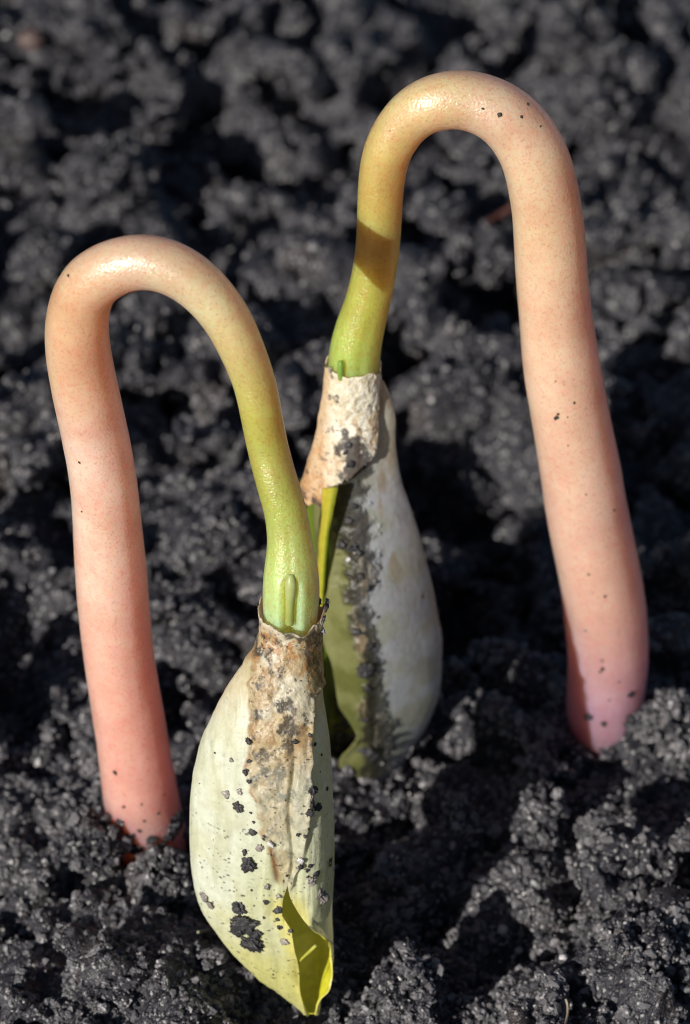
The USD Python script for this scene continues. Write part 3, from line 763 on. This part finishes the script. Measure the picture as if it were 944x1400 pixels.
# the dry collar that still grips the neck and flares to a torn edge at the left
def collar_B():
    rows = [(499, 445, 484, 522, 38, 38), (515, 443, 484, 522, 38, 38), (545, 440, 484, 523, 40, 40), (580, 434, 483, 526, 44, 42), (620, 424, 482, 528, 49, 46), (660, 414, 481, 530, 54, 50), (705, 405, 480, 532, 58, 54)]
    seam = lambda py: (np.interp(py, [499, 530, 560, 700], [519, 519.5, 518, 512]), np.interp(py, [499, 530, 560, 700], [521, 521.5, 524, 528]))
    g = coat(rows, [(490, 56.4), (700, 55.8)], 0, 0, seam, n=170, m=220, ring_tilt=lambda p: 0.7 * (1 - smooth(510, 570, p)))
    PX, PY = g['PX'], g['PY']
    V0 = g['V'].copy()
    n2 = fbm(V0 * 0.7, 4, 81)
    # squeeze the lower rows up towards a slanting torn hem
    hem = np.interp(PX, [404, 415, 440, 458, 475, 500, 530], [697, 690, 689, 668, 655, 640, 600]) + 10 * (noise(np.stack([PX * 0.12, PX * 0, PX * 0], -1), 82) - 0.5) + 5 * (noise(np.stack([PX * 0.4, PX * 0, PX * 0], -1), 83) - 0.5)
    over = np.maximum(PY - hem, 0)
    mm = g['s'][:, None]
    g['V'] = g['V'] + UP * (over * mm)[..., None]
    g['V'] = g['V'] + g['N'] * (0.5 * (fbm(V0 * np.array([0.8, 0.8, 0.4]), 4, 84) - 0.5) + 0.35 * smooth(0.55, 1.0, (PY - 499) / (hem - 499)) * smooth(500, 440, PX))[..., None]
    rim = 1 - smooth(499, 512, PY)
    rag = 1.6 * (noise(np.stack([np.cos(g['PH']) * 2.4, np.sin(g['PH']) * 2.4, PY * 0], -1), 85) - 0.5) + 1.3 * (fbm(np.stack([np.cos(g['PH']) * 4 + 3.3, np.sin(g['PH']) * 4 + 1.7, PY * 0 + 0.4], -1), 5, 32) - 0.5)
    g['V'] = g['V'] + UP * (rim * rag)[..., None]
    fib = fbm(np.stack([PX * 0.14 + 5 * n2, PY * 0.022, PX * 0], -1), 4, 93)
    grit = fbm(V0 * 3.2, 3, 94)
    t = (PY - 499) / (hem - 499)
    col = mixc(alb(242, 237, 216, 0.95), alb(228, 214, 174), 0.7 * smooth(0.42, 0.66, fib))
    col = mixc(col, alb(206, 158, 96), smooth(468, 436, PX + 14 * (n2 - 0.5)) * 0.75)
    rust = smooth(0.40, 0.62, fib + 0.35 * (n2 - 0.5) + 0.20 * smooth(462, 425, PX) - 0.08)
    col = mixc(col, RUST, 0.45 * rust * smooth(0.3, 0.65, t))
    dl = 0.62 * np.exp(-((PX - 484 - 0.25 * (PY - 630)) / 15) ** 2 - ((PY - 635) / 36) ** 2) + 0.16 * smooth(0.80, 1.0, t) + 0.10 * np.exp(-((PX - 462) / 9) ** 2 - ((PY - 612) / 20) ** 2)
    dirt = smooth(0.50, 0.64, fbm(V0 * np.array([0.9, 0.9, 0.6]), 5, 88) + dl - 0.13) * smooth(0.28, 0.48, grit + 0.7 * dl)
    col = mixc(col, alb(50, 44, 52), 0.9 * dirt)
    col = mixc(col, DIRT, 0.6 * smooth(0.74, 0.80, noise(V0 * 2.6, 89)) * smooth(0.25, 0.5, t))
    col = col * (0.84 + 0.32 * grit)[..., None]
    path, co, cn = shell(seedB, 'collar', g, col, np.broadcast_to(alb(214, 190, 140), col.shape), 0.22, husk_mat, baseB)
    stick(path, baseB, co, cn, [(447, 500, 9, 'g'), (443, 495, 7, 'd'), (476, 612, 10, 'd'), (470, 622, 8, 'd'), (482, 640, 12, 'd')])


collar_B()


# the seed leaves that show through the gap of the rear husk
def ribbon(parent, name, left, right, ys, bulge, col_l, col_r, origin, thick=0.45, n=140, m=26):
    """A curved leaf edge: left and right are (py, px) lines, ys the world depth at both."""
    py = np.linspace(max(left[0][0], right[0][0]), min(left[-1][0], right[-1][0]), n)
    l = PchipInterpolator(*zip(*left))(py); r = PchipInterpolator(*zip(*right))(py)
    u = np.linspace(0, 1, m)
    P = np.array([[at_y(a + (b - a) * k, p, ys[0] + (ys[1] - ys[0]) * k - bulge * math.sin(math.pi * k)) for k in u] for a, b, p in zip(l, r, py)])
    cen = P.mean(1) + np.array([0, 5.0, 0])
    g = dict(V=P, n=n, m=m, cen=cen)
    N = vnormals(P.reshape(-1, 3), grid_faces(n, m, False)).reshape(n, m, 3)
    g['N'] = N * np.sign(np.sum(N * -FWD))
    g['V'] = P + g['N'] * (0.25 * (fbm(P * 0.5, 3, 91) - 0.5))[..., None]
    col = mixc(np.broadcast_to(col_l, P.shape), col_r, np.repeat(u[None], n, 0))
    return shell(parent, name, g, col, col * 0.9, thick, leaf_mat, origin)


ribbon(seedB, 'cotyledon', [(655, 405), (700, 405), (760, 415), (860, 424), (1000, 440), (1060, 455)], [(655, 440), (700, 446), (760, 452), (860, 452), (920, 444), (1060, 460)], (59.5, 55.5), 1.0, alb(130, 150, 52), alb(84, 112, 26), baseB)
ribbon(seedB, 'cotyledon', [(668, 440), (700, 440), (740, 436), (800, 434), (850, 437)], [(668, 463), (700, 456), (740, 449), (800, 444), (850, 441)], (50.6, 49.2), 0.8, alb(226, 206, 70), alb(176, 190, 60), baseB)

# ------------------------------------------------------------------ clods, each one a thing
def clod(px, py, size, seed, label, sub=5, z=0.0, pits=0.25, flat=0.8, mat=None, rough=1.0):
    c = at_z(px, py, z)
    r = size * np.linalg.norm(c - CAM) / FPX / 2
    v, f = lump(seed, sub, rough, pits, flat)
    a = seed * 1.7
    rot = np.array([[math.cos(a), -math.sin(a), 0], [math.sin(a), math.cos(a), 0], [0, 0, 1]])
    v = v @ rot.T * r + c
    path = numbered('/World', 'soil_clod')
    base = np.array([c[0], c[1], v[:, 2].min()])
    m = usdkit.mesh(stage, path, trimesh.Trimesh((v - base) * MM, f, process=False), mat or soil_mat, smooth=True)
    m.AddTranslateOp().Set(Gf.Vec3d(*(base * MM).tolist()))
    tag(m.GetPrim(), label, 'soil clod')
    CLODS.append((v, f))


CLODS = []
clod(128, 1155, 88, 3, 'grey crumbly clod just left of the front stem where it enters the soil', 6, 3.0)
clod(222, 1195, 82, 5, 'rough grey clod lying against the foot of the front stem, beside the seed husk', 6, 0.9)
clod(165, 1345, 130, 7, 'large dark clod at the lower left, in front of the front stem', 6, 1.5)
clod(250, 1392, 78, 9, 'smooth bluish clod cut by the bottom edge, left of the husk tip', 5, 1.5, 0.0, 0.8, None, 0.6)
clod(868, 985, 56, 11, 'small brownish clod touching the right side of the rear stem foot', 5, 3.5)
clod(925, 985, 92, 13, 'tall pale clod at the right edge beyond the rear stem foot', 5, 3.0, 0.3, 1.1)
clod(895, 1320, 190, 15, 'biggest clod, a broad rough mound at the lower right corner', 6, 1.0, 0.3, 0.75)
clod(628, 1118, 44, 17, 'small upright clod on the shaded soil midway between rear husk and rear stem foot', 5, 3.0, 0.2, 1.2)
clod(540, 1180, 50, 19, 'smooth dark bluish lump in the shade right of the front husk', 4, 0.5, 0.0, 0.8, None, 0.5)
clod(740, 1115, 95, 21, 'crusty clod in front of the rear stem foot', 6, 1.0, 0.35)
clod(560, 1350, 120, 23, 'granular clod at the bottom, right of the split husk tip', 6, 0.0, 0.3)
clod(300, 735, 100, 25, 'pale sunlit clod seen through the arch of the front seedling', 5, 4.0)
clod(155, 245, 140, 27, 'blurred grey clod above the hook of the front seedling', 5, 5.0)
clod(110, 75, 170, 29, 'blurred large clod in the top left corner', 5, 6.0)
clod(60, 350, 80, 31, 'blurred bluish clod left of the front hook at the picture edge', 5, 4.0, 0.0, 0.9, None, 0.7)
clod(655, 350, 110, 33, 'blurred clod framed by the arch of the rear seedling', 5, 4.0)
clod(815, 150, 110, 35, 'blurred clod right of the rear hook near the top', 5, 5.0)

# ------------------------------------------------------------------ loose crumbs and grains
all_v, all_f, n0 = [sv], [sf], len(sv)
for v, f in CLODS:
    all_v.append(v); all_f.append(f + n0); n0 += len(v)
all_v, all_f = np.vstack(all_v), np.vstack(all_f)
tri_c = all_v[all_f].mean(1)
tri_n = np.cross(all_v[all_f[:, 1]] - all_v[all_f[:, 0]], all_v[all_f[:, 2]] - all_v[all_f[:, 0]])
area = np.linalg.norm(tri_n, axis=1) / 2
tri_n = tri_n / np.maximum(np.linalg.norm(tri_n, axis=1, keepdims=True), 1e-9)
qx, qy, qw = project(tri_c)
seen = (qx > -60) & (qx < 1004) & (qy > -60) & (qy < 1460) & (tri_n @ FWD < 0.35)
clump = smooth(0.42, 0.62, fbm(tri_c * 0.22, 3, 55))
weight = area * seen * (0.15 + clump) * (0.25 + 0.75 * smooth(-0.3, 0.6, tri_n[:, 2]))


def scatter(name, count, sizes, mats, weight, seed, label_kind='stuff', sub=2, sink=0.1):
    r = np.random.default_rng(seed)
    pick = r.choice(len(all_f), count, p=weight / weight.sum())
    b = r.random((count, 2)); b = np.where(b.sum(1, keepdims=True) > 1, 1 - b, b)
    t = all_v[all_f[pick]]
    p = t[:, 0] + (t[:, 1] - t[:, 0]) * b[:, :1] + (t[:, 2] - t[:, 0]) * b[:, 1:]
    size = sizes[0] * (sizes[1] / sizes[0]) ** (r.random(count) ** 2.2)
    p = p + tri_n[pick] * (size * sink)[:, None]
    path = numbered('/World', name)
    pi = UsdGeom.PointInstancer.Define(stage, path)
    protos = []
    for k in range(8):
        v, f = lump(200 + seed * 10 + k, sub, 1.3, 0.3, 0.85)
        if k % 2:                                            # broken, angular grit
            q = np.random.default_rng(400 + seed * 10 + k).standard_normal((13, 3))
            hull = trimesh.convex.convex_hull(q / np.linalg.norm(q, axis=1, keepdims=True) * np.array([1.15, 0.9, 0.75]))
            v, f = np.array(hull.vertices), np.array(hull.faces)
        protos.append(usdkit.mesh(stage, f'{path}/shapes/{name[:-1]}_{k:03d}', trimesh.Trimesh(v * MM, f, process=False), mats[(k // 2) % len(mats)], smooth=28).GetPath())
    pi.CreatePrototypesRel().SetTargets(protos)
    pi.CreateProtoIndicesAttr(Vt.IntArray.FromNumpy(r.integers(0, 8, count).astype(np.int32)))
    pi.CreatePositionsAttr(Vt.Vec3fArray.FromNumpy((p * MM).astype(np.float32)))
    pi.CreateScalesAttr(Vt.Vec3fArray.FromNumpy((size[:, None] * r.uniform(0.75, 1.2, (count, 3))).astype(np.float32)))
    q = r.standard_normal((count, 4)); q /= np.linalg.norm(q, axis=1, keepdims=True)
    pi.CreateOrientationsAttr(Vt.QuathArray([Gf.Quath(float(a), float(b_), float(c), float(d)) for a, b_, c, d in q]))
    tag(pi.GetPrim(), kind=label_kind)
    return path


near = smooth(110, 30, tri_c[:, 1])
tag(stage.GetPrimAtPath(scatter('soil_crumbs', 48000, (0.16, 1.1), [crumb_mat], weight * (0.12 + near), 1)), 'dark grey crumbs of soil scattered loosely over the bed', 'soil crumbs')
tag(stage.GetPrimAtPath(scatter('mineral_grains', 3600, (0.09, 0.40), [mineral_mat, grey_speck_mat], weight * (0.15 + near), 2, sink=0.4)), 'pale glinting mineral grains sprinkled over the dark soil', 'mineral grains')


# a few single grains and fibres that catch the eye
def grain(px, py, size, seed, label, mat=mineral_mat):
    x, y, w = qx, qy, qw
    near_ = np.nonzero((np.abs(x - px) < 5) & (np.abs(y - py) < 5) & (tri_n @ FWD < 0))[0]
    i = near_[np.argmin(w[near_])] if len(near_) else np.argmin((x - px) ** 2 + (y - py) ** 2)
    p = tri_c[i]
    r = size * np.linalg.norm(p - CAM) / FPX / 2
    v, f = lump(seed, 3, 0.7)
    p = p - FWD * r * 0.6
    path = numbered('/World', 'pale_grain')
    m = usdkit.mesh(stage, path, trimesh.Trimesh(v * r * MM, f, process=False), mat, smooth=50)
    m.AddTranslateOp().Set(Gf.Vec3d(*(p * MM).tolist()))
    tag(m.GetPrim(), label, 'grain')


grain(586, 551, 9, 301, 'lone white grain on the dark soil right of the rear collar')
grain(685, 1266, 16, 302, 'bright rounded grain on the lower soil, right of the granular clod')
grain(852, 1259, 9, 303, 'bright grain on the upper left slope of the lower right mound')
grain(708, 1298, 11, 304, 'grey white grain in the dark hollow left of the lower right mound')
grain(770, 1304, 12, 305, 'larger grey grain in the dark hollow beside the lower right mound')
grain(42, 52, 34, 307, 'blurred brownish grain near the top left corner', pink_mat)
grain(66, 1174, 9, 306, 'small pale grain left of the clod at the front stem foot')


def fibre(pts, width, label, c):
    P = []
    for px, py, dz in pts:
        near_ = np.nonzero((np.abs(qx - px) < 5) & (np.abs(qy - py) < 5) & (tri_n @ FWD < 0))[0]
        i = near_[np.argmin(qw[near_])] if len(near_) else np.argmin((qx - px) ** 2 + (qy - py) ** 2)
        P.append((px, py, width, tri_c[i][1] - dz))
    v, f, col, _ = stem_mesh(P, [(0, c), (len(P) - 1, c)], m=10, n=50)
    path = thing('root_fibre', v.mean(0), label, 'root fibre')
    obj(path, 'strand', v, f, leaf_mat, v.mean(0), color=col)


fibre([(773, 1364, 1.0), (777, 1376, 1.5), (776, 1390, 1.5), (774, 1404, 1.0)], 3, 'thin pale curved fibre at the bottom edge left of the lower right mound', alb(190, 170, 140))
fibre([(270, 1275, 1.5), (279, 1273, 1.8), (287, 1271, 1.5)], 4, 'short pale shred on dark soil just left of the lower husk', alb(180, 178, 150))
fibre([(672, 300, 2), (690, 290, 3), (706, 280, 2)], 8, 'blurred reddish twig bit inside the arch of the rear seedling', alb(150, 96, 84))
